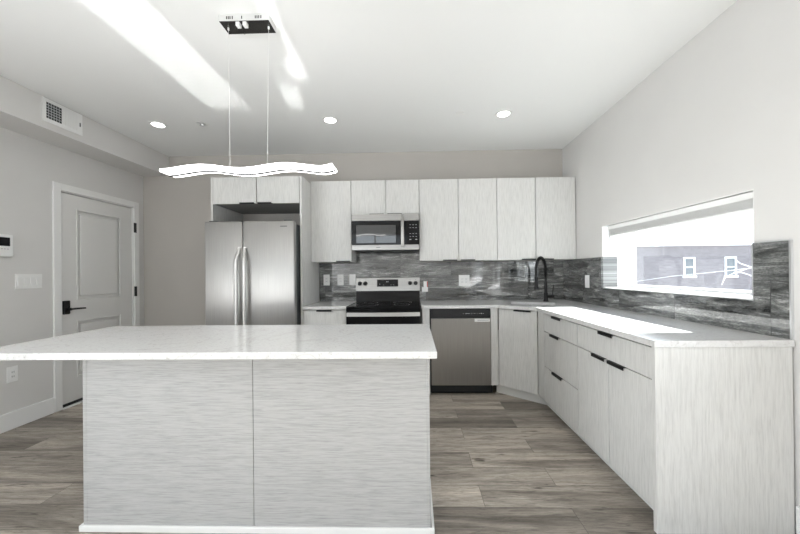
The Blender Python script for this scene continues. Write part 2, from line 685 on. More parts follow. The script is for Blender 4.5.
# right wall: kitchen window, two windows behind the camera
WY0, WY1, WZ0, WZ1 = -2.210, -0.809, 1.088, 1.676
SIDE = [(-3.55, -2.95, 0.15, 2.15), (-6.3, -4.7, 0.4, 2.15)]
b = MB()
cuts = [(WY0, WY1, WZ0, WZ1)] + SIDE
ys = sorted([YR, 0] + [v for c in cuts for v in c[:2]])
for a, c in zip(ys, ys[1:]):
    hit = [q for q in cuts if q[0] <= a + 1e-6 and q[1] >= c - 1e-6]
    if hit:
        b.box(XR, XR + 0.30, a, c, 0, hit[0][2])
        b.box(XR, XR + 0.30, a, c, hit[0][3], 3.1)
    else:
        b.box(XR, XR + 0.30, a, c, 0, 3.1)
struct(b.build('wall_right', M['wall']))

# rear wall behind the camera: an unseen high transom, shaped to pass the glint beams
RWS = [(-2.2, -0.15, 1.84, 2.46)]
b = MB()
xs_ = [XL - 0.2, RWS[0][0], RWS[0][1], XR + 0.32]
for k, (a, c) in enumerate(zip(xs_, xs_[1:])):
    if k == 1:
        q = RWS[0]
        b.box(a, c, YR - 0.2, YR, 0, q[2]).box(a, c, YR - 0.2, YR, q[3], 3.1)
    else:
        b.box(a, c, YR - 0.2, YR, 0, 3.1)
struct(b.build('wall_rear', M['wall']))

# dropped bulkhead along the left wall
b = MB()
sz = lambda y: 2.476 + 0.013 * y
for_z = [(0.0, sz(0)), (YR, sz(-3.0)), (YR, 3.1), (0.0, 3.1)]
b.extrude(for_z, 'X', XL, -3.002)
struct(b.build('trim_1', M['wall']))

# baseboards
struct(MB().box(XL, XL + 0.016, YR, -1.034, 0, 0.142, 0.003).build('baseboard_left', M['trim']))
struct(MB().box(XL, XL + 0.016, -0.084, 0.0, 0, 0.142, 0.003).build('baseboard_left_end', M['trim']))
struct(MB().box(XL, -2.082, -0.016, 0.0, 0, 0.142, 0.003).build('baseboard_back', M['trim']))
struct(MB().box(XR - 0.016, XR, YR, -2.395, 0, 0.142, 0.003).build('baseboard_right', M['trim']))

# ------------------------------------------------------------------ entry door
d = thing('door_1', 'white two-panel entry door with black lever in left wall', 'door', (XL, (DY0 + DY1) / 2, 0))
d['kind'] = 'structure'
del d['category']
b = MB()
cw = 0.062
b.box(XL, XL + 0.018, DY0 - cw, DY0 + 0.004, 0, DZ + cw, 0.003)
b.box(XL, XL + 0.018, DY1 - 0.004, DY1 + cw, 0, DZ + cw, 0.003)
b.box(XL, XL + 0.018, DY0 + 0.004, DY1 - 0.004, DZ - 0.004, DZ + cw, 0.003)
b.build('casing', M['trim'], d)
b = MB()
b.box(XL - 0.19, XL, DY0, DY0 + 0.012, 0, DZ).box(XL - 0.19, XL, DY1 - 0.012, DY1, 0, DZ).box(XL - 0.19, XL, DY0, DY1, DZ - 0.012, DZ)
b.build('jamb', M['trim'], d)
# slab with two moulded recessed panels
y0, y1 = DY0 + 0.015, DY1 - 0.015
xs = XL - 0.008
b = MB()
p0, p1 = -0.806, -0.312
b.box(xs - 0.04, xs, y0, p0, 0.03, DZ - 0.018)
b.box(xs - 0.04, xs, p1, y1, 0.03, DZ - 0.018)
for za, zb in ((0.03, 0.26), (0.815, 1.014), (1.916, DZ - 0.018)):
    b.box(xs - 0.04, xs, p0, p1, za, zb)
for za, zb in ((0.26, 0.815), (1.014, 1.916)):
    b.box(xs - 0.04, xs - 0.018, p0, p1, za, zb)
    b.box(xs - 0.03, xs - 0.002, p0 + 0.040, p1 - 0.040, za + 0.040, zb - 0.040, 0.010)
    for u0, u1, w0, w1 in ((p0, p0 + .014, za, zb), (p1 - .014, p1, za, zb), (p0 + .014, p1 - .014, za, za + .014), (p0 + .014, p1 - .014, zb - .014, zb)):
        b.box(xs - 0.012, xs + 0.005, u0, u1, w0, w1, 0.004)
slab = b.build('slab', M['door'], d)
b = MB()
b.box(xs, xs + 0.022, -0.944, -0.886, 0.890, 1.020, 0.006)
lk = b.build('lock', M['blk'], d)
b = MB()
b.cyl((xs + 0.02, -0.912, 0.938), (xs + 0.055, -0.912, 0.938), 0.013)
b.tube([(xs + 0.055, -0.918, 0.938), (xs + 0.056, -0.87, 0.939), (xs + 0.055, -0.82, 0.938), (xs + 0.05, -0.768, 0.935)], 0.009, radii=[0.01, 0.009, 0.008, 0.007])
b.build('lever', M['blk'], lk, True)
for z in (1.765, 1.01, 0.25):
    MB().cyl((XL + 0.022, DY1 - 0.006, z), (XL + 0.022, DY1 - 0.006, z + 0.115), 0.009).box(XL + 0.016, XL + 0.021, DY1 - 0.012, DY1 + 0.022, z, z + 0.115).build('hinge', M['blk'], d)
MB().box(xs - 0.03, XL + 0.004, y0, y1, 0.012, 0.036).build('door_sweep', M['blk'], d)
MB().box(XL - 0.15, XL + 0.03, DY0, DY1, 0.0, 0.012).build('threshold', M['trim'], d)
struct(MB().box(XL - 0.25, XL - 0.2, DY0 - .1, DY1 + .1, 0, DZ + .1).build('wall_hall', M['wall']))

# ------------------------------------------------------------------ kitchen window
w = thing('window_1', 'white framed window over the side worktop', 'window', (XR + 0.137, (WY0 + WY1) / 2, WZ0))
w['kind'] = 'structure'
del w['category']
xf = XR + 0.137
xg = 2.025
b = MB()


def ring(b, x0, x1, ya, yb, za, zb, t, tb=None, bev=0.003):
    tb = tb or t
    b.box(x0, x1, ya, ya + t, za, zb, bev)
    b.box(x0, x1, yb - t, yb, za, zb, bev)
    b.box(x0, x1, ya + t, yb - t, za, za + tb, bev)
    b.box(x0, x1, ya + t, yb - t, zb - t, zb, bev)


ring(b, xg, xg + 0.075, WY0, WY1, WZ0, WZ1, 0.016, 0.016)
b.build('window_frame', M['trim'], w)
b = MB()
ring(b, xg + 0.012, xg + 0.045, WY0 + 0.017, WY1 - 0.017, WZ0 + 0.017, WZ1 - 0.017, 0.020, 0.018)
sash = b.build('sash', M['wplas'], w)
MB().box(xg + 0.026, xg + 0.030, WY0 + 0.033, WY1 - 0.033, WZ0 + 0.031, WZ1 - 0.033).build('pane', M['glassdirty'], sash)
# white reveal lining: head, cheeks above and behind the tile, stool
b = MB()
for a, c in ((WY1 - 0.006, WY1), (WY0, WY0 + 0.006)):
    b.box(XR + 0.002, xf, a, c, 1.387, WZ1)
    b.box(xf, xg, a, c, WZ0, WZ1)
b.box(XR + 0.002, xg, WY0 + .006, WY1 - .006, WZ1 - 0.006, WZ1)
b.build('reveal', M['trim'], w)
MB().box(XR - 0.004, xg + 0.002, WY0 + 0.009, WY1 - 0.009, WZ0, WZ0 + 0.010, 0.003).build('window_sill', M['trim'], w)

# windows behind the camera
for i, (a, c, za, zb) in enumerate(SIDE):
    q = thing('window_%d' % (i + 2), 'white framed side window', 'window', (XR + 0.1, (a + c) / 2, za))
    q['kind'] = 'structure'
    del q['category']
    b = MB()
    ring(b, XR + 0.1, XR + 0.16, a, c, za, zb, 0.05)
    if i == 1:
        b.box(XR + 0.1, XR + 0.16, (a + c) / 2 - 0.03, (a + c) / 2 + 0.03, za, zb)
    b.build('window_frame', M['trim'], q)
    MB().box(XR + 0.12, XR + 0.125, a + 0.04, c - 0.04, za + 0.04, zb - 0.04).build('pane', M['glass'], q)
for i, (a, c, za, zb) in enumerate(RWS):
    q = thing('window_%d' % (i + 4), 'white framed rear transom, unseen, shaped for the ceiling glints', 'window', ((a + c) / 2, YR - 0.1, za))
    q['kind'] = 'structure'
    del q['category']
    b = MB()
    b.box(a, a + .03, YR - .15, YR - .09, za, zb).box(c - .05, c, YR - .15, YR - .09, za, zb)
    b.box(a, c, YR - .15, YR - .09, za, za + .05).box(a, c, YR - .15, YR - .09, zb - .05, zb)
    if i == 0:
        for x in (-1.18,):
            b.box(x - 0.025, x + 0.025, YR - .15, YR - .09, za, zb)
    b.build('window_frame', M['trim'], q)
    MB().box(a + .04, c - .04, YR - .125, YR - .12, za + .04, zb - .04).build('pane', M['glass'], q)

q = thing('window_6', 'white framed left window, unseen, added for fill light', 'window', (XL - 0.1, -5.6, LW[2]))  # unseen window added to go with the left fill lamp
q['kind'] = 'structure'
del q['category']
b = MB()
ring(b, XL - 0.15, XL - 0.09, LW[0], LW[1], LW[2], LW[3], 0.05)
b.build('window_frame', M['trim'], q)
MB().box(XL - 0.125, XL - 0.12, LW[0] + .04, LW[1] - .04, LW[2] + .04, LW[3] - .04).build('pane', M['glass'], q)

# blind drawn up under the head of the window
bl = thing('window_blind', 'white slatted blind drawn up at the top of the window', 'blind', (XR + 0.04, (WY0 + WY1) / 2, 1.565))
ya, yb = WY0 + 0.012, WY1 - 0.075
MB().box(XR + 0.008, XR + 0.062, ya, yb, 1.630, 1.665, 0.003).build('headrail', M['wplas'], bl)
b = MB()
for k in range(9):
    z = 1.584 + k * 0.0054
    b.box(XR + 0.01 + 0.003 * (k % 2), XR + 0.058 + 0.003 * (k % 2), ya + 0.005, yb - 0.005, z, z + 0.0028)
b.build('slats', M['wplas'], bl)
MB().box(XR + 0.012, XR + 0.058, ya + 0.005, yb - 0.005, 1.565, 1.581, 0.003).build('bottom_rail', M['wplas'], bl)
MB().cyl((XR + 0.012, yb - 0.02, 1.64), (XR + 0.016, yb - 0.024, 1.385), 0.004, 0.005, 10).build('wand', M['lgrey'], bl)

# ------------------------------------------------------------------ backsplash
TH = 0.010
b = MB()
b.box(-1.143, -0.695, -TH, -0.0005, CT, 1.382)
b.box(-0.695, 0.076, -TH, -0.0005, 0.86, 1.50)
b.box(0.076, XR - 0.0005, -TH, -0.0005, CT, 1.382)
o = tag(b.build('tiled_backsplash', M['tileX']), 'dark grey streaked glossy tile backsplash on the back wall behind the range', 'backsplash')
bs = thing('tiled_backsplash', 'dark grey streaked tile backsplash on the side wall around the window', 'backsplash', (XR, -1.1, CT))
b = MB()
b.box(XR - TH, XR - .0005, -2.379, -TH - .001, CT, WZ0)
b.box(XR - TH, XR - .0005, WY1, -TH - .001, WZ0, 1.384)
b.box(XR - TH, XR - .0005, -2.379, WY0, WZ0, 1.388)
b.box(XR - 0.0005, xf - 0.001, WY1 - 0.008, WY1 - .0005, WZ0 + .001, 1.384)
b.box(XR - 0.0005, xf - 0.001, WY0 + .0005, WY0 + 0.008, WZ0 + .001, 1.384)
b.build('tiles', M['tileY'], bs)
b = MB()
b.box(XR - TH - 0.002, XR - .0005, -2.387, -2.379, CT, 1.391)
b.box(XR - TH - 0.002, XR - .0005, -2.379, WY0, 1.388, 1.392)
b.box(XR - TH - 0.002, XR - .0005, WY0 - 0.001, WY0 + 0.004, WZ0, 1.388)
b.build('edge_trim', M['alu'], bs)


# ------------------------------------------------------------------ cabinets
def pull_y(x0, x1, yf, z, parent, up=True):
    """black edge pull on a front that faces -Y; hooked over the top (up) or bottom edge"""
    b = MB()
    if up:
        b.box(x0, x1, yf - 0.022, yf + 0.010, z, z + 0.0025)
        b.box(x0, x1, yf - 0.022, yf - 0.0195, z - 0.012, z + 0.0025, 0.0008)
    else:
        b.box(x0, x1, yf - 0.020, yf + 0.012, z - 0.003, z)
        b.box(x0, x1, yf - 0.020, yf - 0.017, z - 0.003, z + 0.010, 0.0008)
    return b.build('pull', M['blk'], parent)


def pull_x(y0, y1, xf_, z, parent):
    b = MB()
    b.box(xf_ - 0.014, xf_ + 0.010, y0, y1, z, z + 0.003)
    b.box(xf_ - 0.014, xf_ - 0.011, y0, y1, z - 0.016, z + 0.003, 0.0008)
    return b.build('pull', M['blk'], parent)


ZT, ZB, YU = 2.289, 1.383, -0.323
G = 0.0027


def wall_cabinet(x0, x1, z0, doors, label, pulls, group='wall cabinets above the back worktop'):
    t = thing('wall_cabinet', label, 'cabinet', ((x0 + x1) / 2, -0.17, z0), group)
    MB().box(x0 + 0.0005, x1 - 0.0005, YU + 0.021, -0.001, z0, ZT, 0.001).build('carcass', M['cab'], t)
    for (a, c), (pa, pb) in zip(doors, pulls):
        dd = MB().box(a + G, c - G, YU, YU + 0.019, z0 + 0.001, ZT - 0.001, 0.0012).build('door', M['cab'], t)
        pull_y(pa, pb, YU, z0 + 0.001, dd, False)
    return t


u = [-1.145, -0.690, -0.301, 0.069, 0.502, 0.927, 1.350, 1.786]
wall_cabinet(u[0], u[1], ZB, [(u[0], u[1])], 'pale wood-grain wall cabinet with a single door beside the refrigerator enclosure', [(-0.862, -0.706)])
wall_cabinet(u[1], u[3], 1.902, [(u[1], u[2]), (u[2], u[3])], 'short two-door pale wall cabinet directly above the microwave', [(-0.484, -0.325), (-0.284, -0.125)])
wall_cabinet(u[3], u[5], ZB, [(u[3], u[4]), (u[4], u[5])], 'tall two-door pale wall cabinet just right of the microwave', [(0.327, 0.482), (0.522, 0.680)])
wall_cabinet(u[5], u[7], ZB, [(u[5], u[6]), (u[6], u[7])], 'tall two-door pale wall cabinet above the faucet, nearest the side wall', [(1.190, 1.342), (1.372, 1.535)])

# refrigerator enclosure
t = thing('refrigerator_enclosure', 'tall pale wood-grain enclosure with two small doors over the refrigerator', 'cabinet', (-1.62, -0.31, 0))
ZR = 2.266
MB().box(-2.100, -2.079, -0.615, -0.001, 0, ZR, 0.001).build('side_panel', M['cab'], t)
MB().box(-1.168, -1.1465, -0.615, -0.011, 0, ZR, 0.001).build('side_panel', M['cab'], t)
b = MB()
b.box(-2.0785, -1.1685, -0.595, -0.001, 1.990, 2.008).box(-2.0785, -1.1685, -0.595, -0.001, ZR - 0.018, ZR - .001)
b.box(-2.0785, -1.1685, -0.012, -0.001, 2.008, ZR - 0.018)
b.build('carcass', M['cabdark'], t)
for a, c, pa, pb in ((-2.077, -1.621, -1.79, -1.637), (-1.617, -1.170, -1.602, -1.455)):
    dd = MB().box(a + G, c - G, -0.616, -0.597, 1.987, ZR - 0.002, 0.0012).build('door', M['cab'], t)
    pull_y(pa, pb, -0.616, 1.987, dd, False)

# refrigerator
t = thing('refrigerator', 'side-by-side stainless steel refrigerator with two tall curved handles', 'refrigerator', (-1.62, -0.4, 0))
fx0, fx1, fy = -2.074, -1.176, -0.765
ft = 1.782
MB().box(fx0 + 0.016, fx1 - 0.010, -0.690, -0.05, 0.02, ft - 0.02, 0.006).build('body', M['dkgrey'], t)
MB().box(fx0 + 0.02, fx1 - 0.02, -0.73, -0.691, 0.01, 0.085, 0.004).build('toe_grille', M['blkplas'], t)
for a, c in ((fx0, -1.694), (-1.688, fx1)):
    dd = MB().box(a, c, fy, -0.695, 0.09, ft, 0.010, 3).build('door', M['steelv'], t, True)
    hx = c - 0.030 if c < -1.5 else a + 0.030
    sgn = -1 if c < -1.5 else 1
    b = MB()
    pts = []
    for k in range(25):
        q_ = k / 24
        z = 1.512 - q_ * 1.02
        e = min(q_, 1 - q_)
        bow = min(1, e / 0.14)
        bow = bow * bow * (3 - 2 * bow)
        pts.append((hx + sgn * (0.008 - 0.014 * (1 - bow)), fy - 0.012 - 0.044 * bow, z))
    b.tube(pts, 0.017, 12)
    for q in (pts[0], pts[-1]):
        b.cyl((q[0], fy + 0.002, q[2]), (q[0], q[1] - 0.004, q[2]), 0.015)
    b.build('handle', M['steelh'], dd, True)
for x in (fx0 + 0.07, fx1 - 0.07):
    MB().box(x - 0.04, x + 0.04, -0.74, -0.65, ft - 0.019, ft + 0.012, 0.006).build('hinge_cover', M['dkgrey'], t)
MB().box(-1.312, -1.245, fy - 0.0015, fy + 0.001, 1.722, 1.731).build('badge', M['dkgrey'], t)

# microwave
t = thing('microwave', 'stainless over-range microwave with black glass door and bar handle', 'microwave', (-0.305, -0.2, 1.50))
mx0, mx1, mz0, mz1, my = -0.676, 0.066, 1.504, 1.900, -0.400
MB().box(mx0 + 0.001, mx1 - 0.001, my + 0.03, -0.012, mz0 + 0.004, mz1 - 0.001, 0.003).build('body', M['dkgrey'], t)
MB().box(mx0, mx1, my, my + 0.03, 1.823, mz1 - 0.002, 0.003).build('top_band', M['steel'], t)
MB().box(mx0, mx1, my, my + 0.03, mz0, 1.562, 0.003).build('bottom_band', M['steel'], t)
dd = MB().box(mx0, -0.092, my, my + 0.03, 1.564, 1.821, 0.003).build('door', M['blkgloss'], t)
M['scr'] = mat('grey_screened_glass', (0.02, 0.021, 0.022), 0.03)
M['scr'].node_tree.nodes['Principled BSDF'].inputs['IOR'].default_value = 1.8
MB().box(-0.622, -0.190, my - 0.0008, my + 0.002, 1.582, 1.778).build('viewing_window', M['scr'], dd)
b = MB()
hx = -0.115
b.box(hx - 0.017, hx + 0.017, my - 0.045, my - 0.028, 1.535, 1.880, 0.006)
b.cyl((hx, my - 0.03, 1.555), (hx, my + 0.005, 1.555), 0.010).cyl((hx, my - 0.03, 1.868), (hx, my + 0.005, 1.868), 0.010)
b.build('handle', M['steelv'], t, True)
cp = MB().box(-0.090, mx1, my, my + 0.03, 1.564, 1.821, 0.003).build('control_panel', M['blkgloss'], t)
for r_ in (0, 1, 3, 4, 5):
    for c_ in range(3):
        if r_ == 5 and c_ == 1:
            continue
        zz = 1.776 - r_ * 0.032
        xx = -0.032 + c_ * 0.032
        wd, hh = (0.0065, 0.0022) if r_ != 5 else (0.010, 0.004)
        MB().box(xx - wd, xx + wd, my - 0.001, my + 0.001, zz - hh, zz + hh).build('key', M['lgrey'], cp)
MB().box(-0.405, -0.360, my - 0.001, my + 0.001, 1.530, 1.536).build('badge', M['dkgrey'], t)
MB().box(mx0 + 0.03, mx1 - 0.03, -0.36, -0.06, mz0 - 0.006, mz0 + 0.003).build('underside_vent', M['blkplas'], t)

# range
t = thing('range', 'stainless freestanding electric range with black glass cooktop and rear controls', 'range', (-0.31, -0.34, 0))
rx0, rx1 = -0.690, 0.071
MB().box(rx0 + 0.002, rx1 - 0.002, -0.635, -0.03, 0.06, 0.897, 0.003).build('body', M['blkplas'], t)
ck = MB().box(rx0, rx1, -0.665, -0.075, 0.898, 0.918, 0.005).build('cooktop', M['blkgloss'], t)
for x, y, r in ((-0.49, -0.49, 0.11), (-0.13, -0.49, 0.085), (-0.49, -0.22, 0.08), (-0.13, -0.22, 0.105)):
    b = MB()
    seg = 40
    bm = b.bm
    inn = [bm.verts.new((x + (r - .003) * math.cos(2 * PI * k / seg), y + (r - .003) * math.sin(2 * PI * k / seg), 0.9185)) for k in range(seg)]
    out = [bm.verts.new((x + r * math.cos(2 * PI * k / seg), y + r * math.sin(2 * PI * k / seg), 0.9185)) for k in range(seg)]
    for k in range(seg):
        bm.faces.new((inn[k], inn[(k + 1) % seg], out[(k + 1) % seg], out[k]))
    b.build('burner_ring', M['lgrey'], ck)
MB().extrude([(-0.012, 0.91), (-0.075, 0.91), (-0.065, 1.041), (-0.012, 1.041)], 'X', rx0 + 0.002, rx1 - 0.002).build('backguard_base', M['blkgloss'], t)
MB().extrude([(-0.012, 1.042), (-0.078, 1.042), (-0.058, 1.195), (-0.052, 1.200), (-0.012, 1.200)], 'X', rx0, rx1).build('backguard', M['steel'], t)
yk = lambda z: -0.078 + (z - 1.042) * 0.131


def on_guard(x0, x1, z0, z1, th, name, m, par):
    b = MB()
    pr = [(yk(z0) - th, z0), (yk(z0) + 0.004, z0), (yk(z1) + 0.004, z1), (yk(z1) - th, z1)]
    b.extrude(pr, 'X', x0, x1)
    return b.build(name, m, par)


disp = on_guard(-0.437, -0.185, 1.092, 1.176, 0.003, 'display', M['blkgloss'], t)
for x, z, w_, h_ in ((-0.322, 1.149, 0.004, 0.005), (-0.307, 1.149, 0.004, 0.005), (-0.403, 1.122, 0.004, 0.004), (-0.36, 1.112, 0.006, 0.0015), (-0.27, 1.112, 0.006, 0.0015), (-0.24, 1.112, 0.006, 0.0015)):
    MB().box(x - w_, x + w_, yk(z) - 0.0045, yk(z) - 0.002, z - h_, z + h_).build('digit', M['lgrey'], disp)
for x in (-0.643, -0.578, -0.044, 0.022):
    z = 1.131
    k = MB().cyl((x, yk(z) + 0.002, z), (x, yk(z) - 0.030, z - 0.003), 0.025, 0.021, 24).build('knob', M['blk'], t, True)
    MB().box(x - 0.004, x + 0.004, yk(z) - 0.036, yk(z) - 0.026, z - 0.020, z + 0.016, 0.002).build('knob_grip', M['blkplas'], k)
    MB().box(x - 0.004, x + 0.004, yk(1.172) - 0.001, yk(1.172) + 0.001, 1.169, 1.175).build('knob_mark', M['dkgrey'], k)
MB().box(rx0 + 0.001, rx1 - 0.001, -0.660, -0.636, 0.868, 0.897, 0.003).build('front_rail', M['blkgloss'], t)
dd = MB().box(rx0 + 0.001, rx1 - 0.001, -0.665, -0.636, 0.26, 0.866, 0.005).build('oven_door', M['blkgloss'], t)
b = MB()
pts = [(rx0 + 0.012 + (rx1 - rx0 - 0.024) * k / 16, -0.697 - 0.014 * math.sin(PI * k / 16), 0.84) for k in range(17)]
lo = [b.bm.verts.new((x, y + dy, z)) for x, y, _ in pts for dy, z in ((0, .820), (0.016, .820), (0.016, .858), (0, .858))]
for i in range(16):
    for j in range(4):
        b.bm.faces.new((lo[4 * i + j], lo[4 * i + (j + 1) % 4], lo[4 * i + 4 + (j + 1) % 4], lo[4 * i + 4 + j]))
b.bm.faces.new(lo[:4])
b.bm.faces.new(lo[-4:])
for x in (rx0 + 0.03, rx1 - 0.03):
    b.box(x - 0.012, x + 0.012, -0.69, -0.660, 0.826, 0.852, 0.003)
b.build('handle', M['steelh'], dd)
MB().box(rx0 + 0.001, rx1 - 0.001, -0.660, -0.636, 0.07, 0.255, 0.004).build('storage_drawer', M['steel'], t)

# base cabinet left of the range
YB = -0.612
t = thing('base_cabinet', 'pale base cabinet with one drawer between refrigerator and range', 'cabinet', (-0.92, -0.31, 0), 'base cabinets')
MB().box(-1.144, -0.698, YB + 0.021, -0.002, 0.10, 0.885, 0.001).build('carcass', M['cab'], t)
MB().box(-1.144, -0.698, YB + 0.08, YB + 0.095, 0, 0.10).build('toe_kick', M['cabin'], t)
dd = MB().box(-1.142, -0.699, YB, YB + 0.019, 0.715, 0.876, 0.0012).build('drawer', M['cab'], t)
pull_y(-1.0, -0.845, YB, 0.876, dd)
dd = MB().box(-1.142, -0.699, YB, YB + 0.019, 0.10, 0.710, 0.0012).build('door', M['cab'], t)
pull_y(-1.0, -0.845, YB, 0.710, dd)
tag(MB().box(-1.144, -0.693, -0.640, -TH - .001, 0.887, CT, 0.003).build('worktop', M['quartz']), 'short white quartz worktop between refrigerator and range', 'countertop')

# gable between range and dishwasher, dishwasher
tag(MB().box(0.082, 0.158, -0.612, -0.002, 0, 0.885, 0.001).build('end_panel', M['cab']), 'narrow pale upright panel between range and dishwasher', 'panel')
t = thing('dishwasher', 'stainless dishwasher with black control strip beside the corner cabinet', 'dishwasher', (0.475, -0.3, 0))
dx0, dx1 = 0.173, 0.777
MB().box(dx0 - 0.012, dx1, -0.585, -0.02, 0.02, 0.882, 0.003).build('body', M['blkplas'], t)
cp = MB().box(dx0, dx1, -0.615, -0.586, 0.785, 0.882, 0.006).build('control_strip', M['blkplas'], t)
MB().box(dx0 + 0.13, dx1 - 0.01, -0.6165, -0.60, 0.785, 0.803, 0.001).build('grip_recess', M['blk'], cp)
xx = 0.500
for wd, hh in ((0.004, .005), (0, 0), (.045, .004), (0, 0), (.003, .012), (0, 0), (.018, .003), (0, 0), (.003, .006), (0, 0), (.010, .004), (.008, .009), (.010, .004)):
    if wd:
        MB().box(xx, xx + wd, -0.6158, -0.612, 0.832 - hh / 2, 0.832 + hh / 2).build('control_mark', M['lgrey'], cp)
    xx += wd + 0.009
MB().box(dx0, dx1, -0.615, -0.586, 0.100, 0.781, 0.004).build('door', M['steelv'], t)
st = MB().box(0.615, 0.773, -0.6165, -0.6152, 0.748, 0.779).build('sticker', M['wplas'], t)
MB().box(0.645, 0.755, -0.617, -0.616, 0.760, 0.767).build('sticker_print', M['lgrey'], st)
MB().box(dx0, dx1 + 0.03, -0.545, -0.53, 0.0, 0.095).build('toe_kick', M['blk'], t)
tag(MB().box(0.781, 0.849, -0.612, -0.002, 0.10, 0.885, 0.001).build('end_panel', M['cab']), 'narrow pale filler panel between dishwasher and corner cabinet', 'panel')

# corner base cabinet with angled door
P0, P1 = Vector((0.857, -0.611)), Vector((1.152, -0.870))
t = thing('base_cabinet', 'pale corner base cabinet with an angled single door under the sink', 'cabinet', (1.3, -0.45, 0), 'base cabinets')
dv = (P1 - P0).normalized()
nv = Vector((dv.y, -dv.x))            # outward (towards the room)
IN = -nv * 0.021
b = MB()
a, c = P0 + IN, P1 + IN
b.prism([(0.851, -0.002), (0.851, -0.595), (a.x, a.y), (c.x, c.y), (1.180, -0.868), (1.780, -0.868), (1.780, -0.002)], 0.100, 0.660)
b.build('carcass', M['cab'], t)
b = MB()
b.prism([(a.x, a.y), (c.x, c.y), (c.x - nv.x * .018, c.y - nv.y * .018), (a.x - nv.x * .018, a.y - nv.y * .018)], 0.661, 0.885)
b.build('front_rail', M['cab'], t)
MB().box(1.156, 1.172, -1.011, -0.872, 0.10, 0.885, 0.001).build('filler', M['cab'], t)
q0, q1 = P0 + dv * 0.003, P1 - dv * 0.003
b = MB()
b.prism([(q0.x, q0.y), (q1.x, q1.y), (q1.x + IN.x * .9, q1.y + IN.y * .9), (q0.x + IN.x * .9, q0.y + IN.y * .9)], 0.100, 0.878, 0.001)
dd = b.build('door', M['cab'], t)
b = MB()
h0, h1 = P0 + dv * 0.17, P0 + dv * 0.34
for s0, s1, z0, z1 in ((0.024, -0.010, 0.8785, 0.881), (0.024, 0.0215, 0.867, 0.881)):
    pa, pb = h0 + nv * s0, h1 + nv * s0
    pc, pd = h1 + nv * s1, h0 + nv * s1
    b.prism([(pa.x, pa.y), (pb.x, pb.y), (pc.x, pc.y), (pd.x, pd.y)], z0, z1)
b.build('pull', M['blk'], dd)
b = MB()
k0, k1 = Vector((0.851, -0.527)), Vector((1.238, -0.862))
b.prism([(k0.x, k0.y), (k1.x, k1.y), (k1.x - nv.x * .015, k1.y - nv.y * .015), (k0.x - nv.x * .015, k0.y - nv.y * .015)], 0.0, 0.099)
b.build('toe_kick', M['cabin'], t)

# side run
XF = 1.156


def side_base(y0, y1, label):
    t = thing('base_cabinet', label, 'cabinet', (1.45, (y0 + y1) / 2, 0), 'base cabinets')
    MB().box(XF + 0.020, 1.780, y0 + .0005, y1 - .0005, 0.10, 0.885, 0.001).build('carcass', M['cab'], t)
    MB().box(1.238, 1.253, y0 + .0005, (y1 if y1 < -1.2 else -0.866) - .0005, 0, 0.099).build('toe_kick', M['cabin'], t)
    return t


def front_x(t, name, y0, y1, z0, z1, pa, pb):
    dd = MB().box(XF, XF + 0.019, y0 + G, y1 - G, z0, z1, 0.0012).build(name, M['cab'], t)
    pull_x(pa, pb, XF, z1, dd)


t = side_base(-1.618, -1.012, 'pale base cabinet with three stacked drawers next to the corner cabinet')
front_x(t, 'drawer', -1.618, -1.014, 0.722, 0.876, -1.37, -1.20)
front_x(t, 'drawer', -1.618, -1.014, 0.412, 0.718, -1.33, -1.16)
front_x(t, 'drawer', -1.618, -1.014, 0.095, 0.408, -1.38, -1.20)
t = side_base(-2.366, -1.618, 'pale base cabinet with a wide drawer above two doors at the near end')
front_x(t, 'drawer', -2.364, -1.618, 0.722, 0.876, -2.045, -1.90)
front_x(t, 'door', -1.988, -1.618, 0.095, 0.718, -1.965, -1.82)
front_x(t, 'door', -2.364, -1.988, 0.095, 0.718, -2.15, -1.995)
tag(MB().box(1.143, 1.780, -2.390, -2.3675, 0, 0.885, 0.001).build('end_panel', M['cab']), 'wide pale wood-grain end panel closing the side run, facing the viewer', 'panel')

# L-shaped worktop with the sink cut-out
sc_ = Vector((1.245, -0.475))
sd = Vector((0.93, -0.37)).normalized()
sn = Vector((-sd.y, sd.x))
hole = [sc_ + sd * a * 0.225 + sn * c * 0.13 for a, c in ((-1, -1), (1, -1), (1, 1), (-1, 1))]
hole = [(p.x, p.y) for p in hole]
b = MB()
b.prism([(0.0745, -TH - .001), (0.0745, -0.640), (0.852, -0.640), (1.136, -0.886), (1.136, -2.398), (XR - TH - .001, -2.398), (XR - TH - .001, -TH - .001)], 0.887, CT, 0, hole)
tag(b.build('worktop', M['quartz']), 'L-shaped white quartz worktop running from the range round to the side wall', 'countertop')
t = thing('sink', 'undermount stainless sink set in the corner of the L-shaped worktop', 'sink', (sc_.x, sc_.y, 0.69))
b = MB()
o_ = [sc_ + sd * a * 0.228 + sn * c * 0.133 for a, c in ((-1, -1), (1, -1), (1, 1), (-1, 1))]
i_ = [sc_ + sd * a * 0.220 + sn * c * 0.125 for a, c in ((-1, -1), (1, -1), (1, 1), (-1, 1))]
b.prism([(p.x, p.y) for p in o_], 0.705, 0.8865, 0, [(p.x, p.y) for p in i_])
b.prism([(p.x, p.y) for p in i_], 0.690, 0.709)
b.build('basin', mat('satin_sink_steel', (0.6, 0.6, 0.59), 0.5, 1.0), t)
MB().cyl((sc_.x, sc_.y, 0.709), (sc_.x, sc_.y, 0.713), 0.04).build('drain', M['chrome'], t)

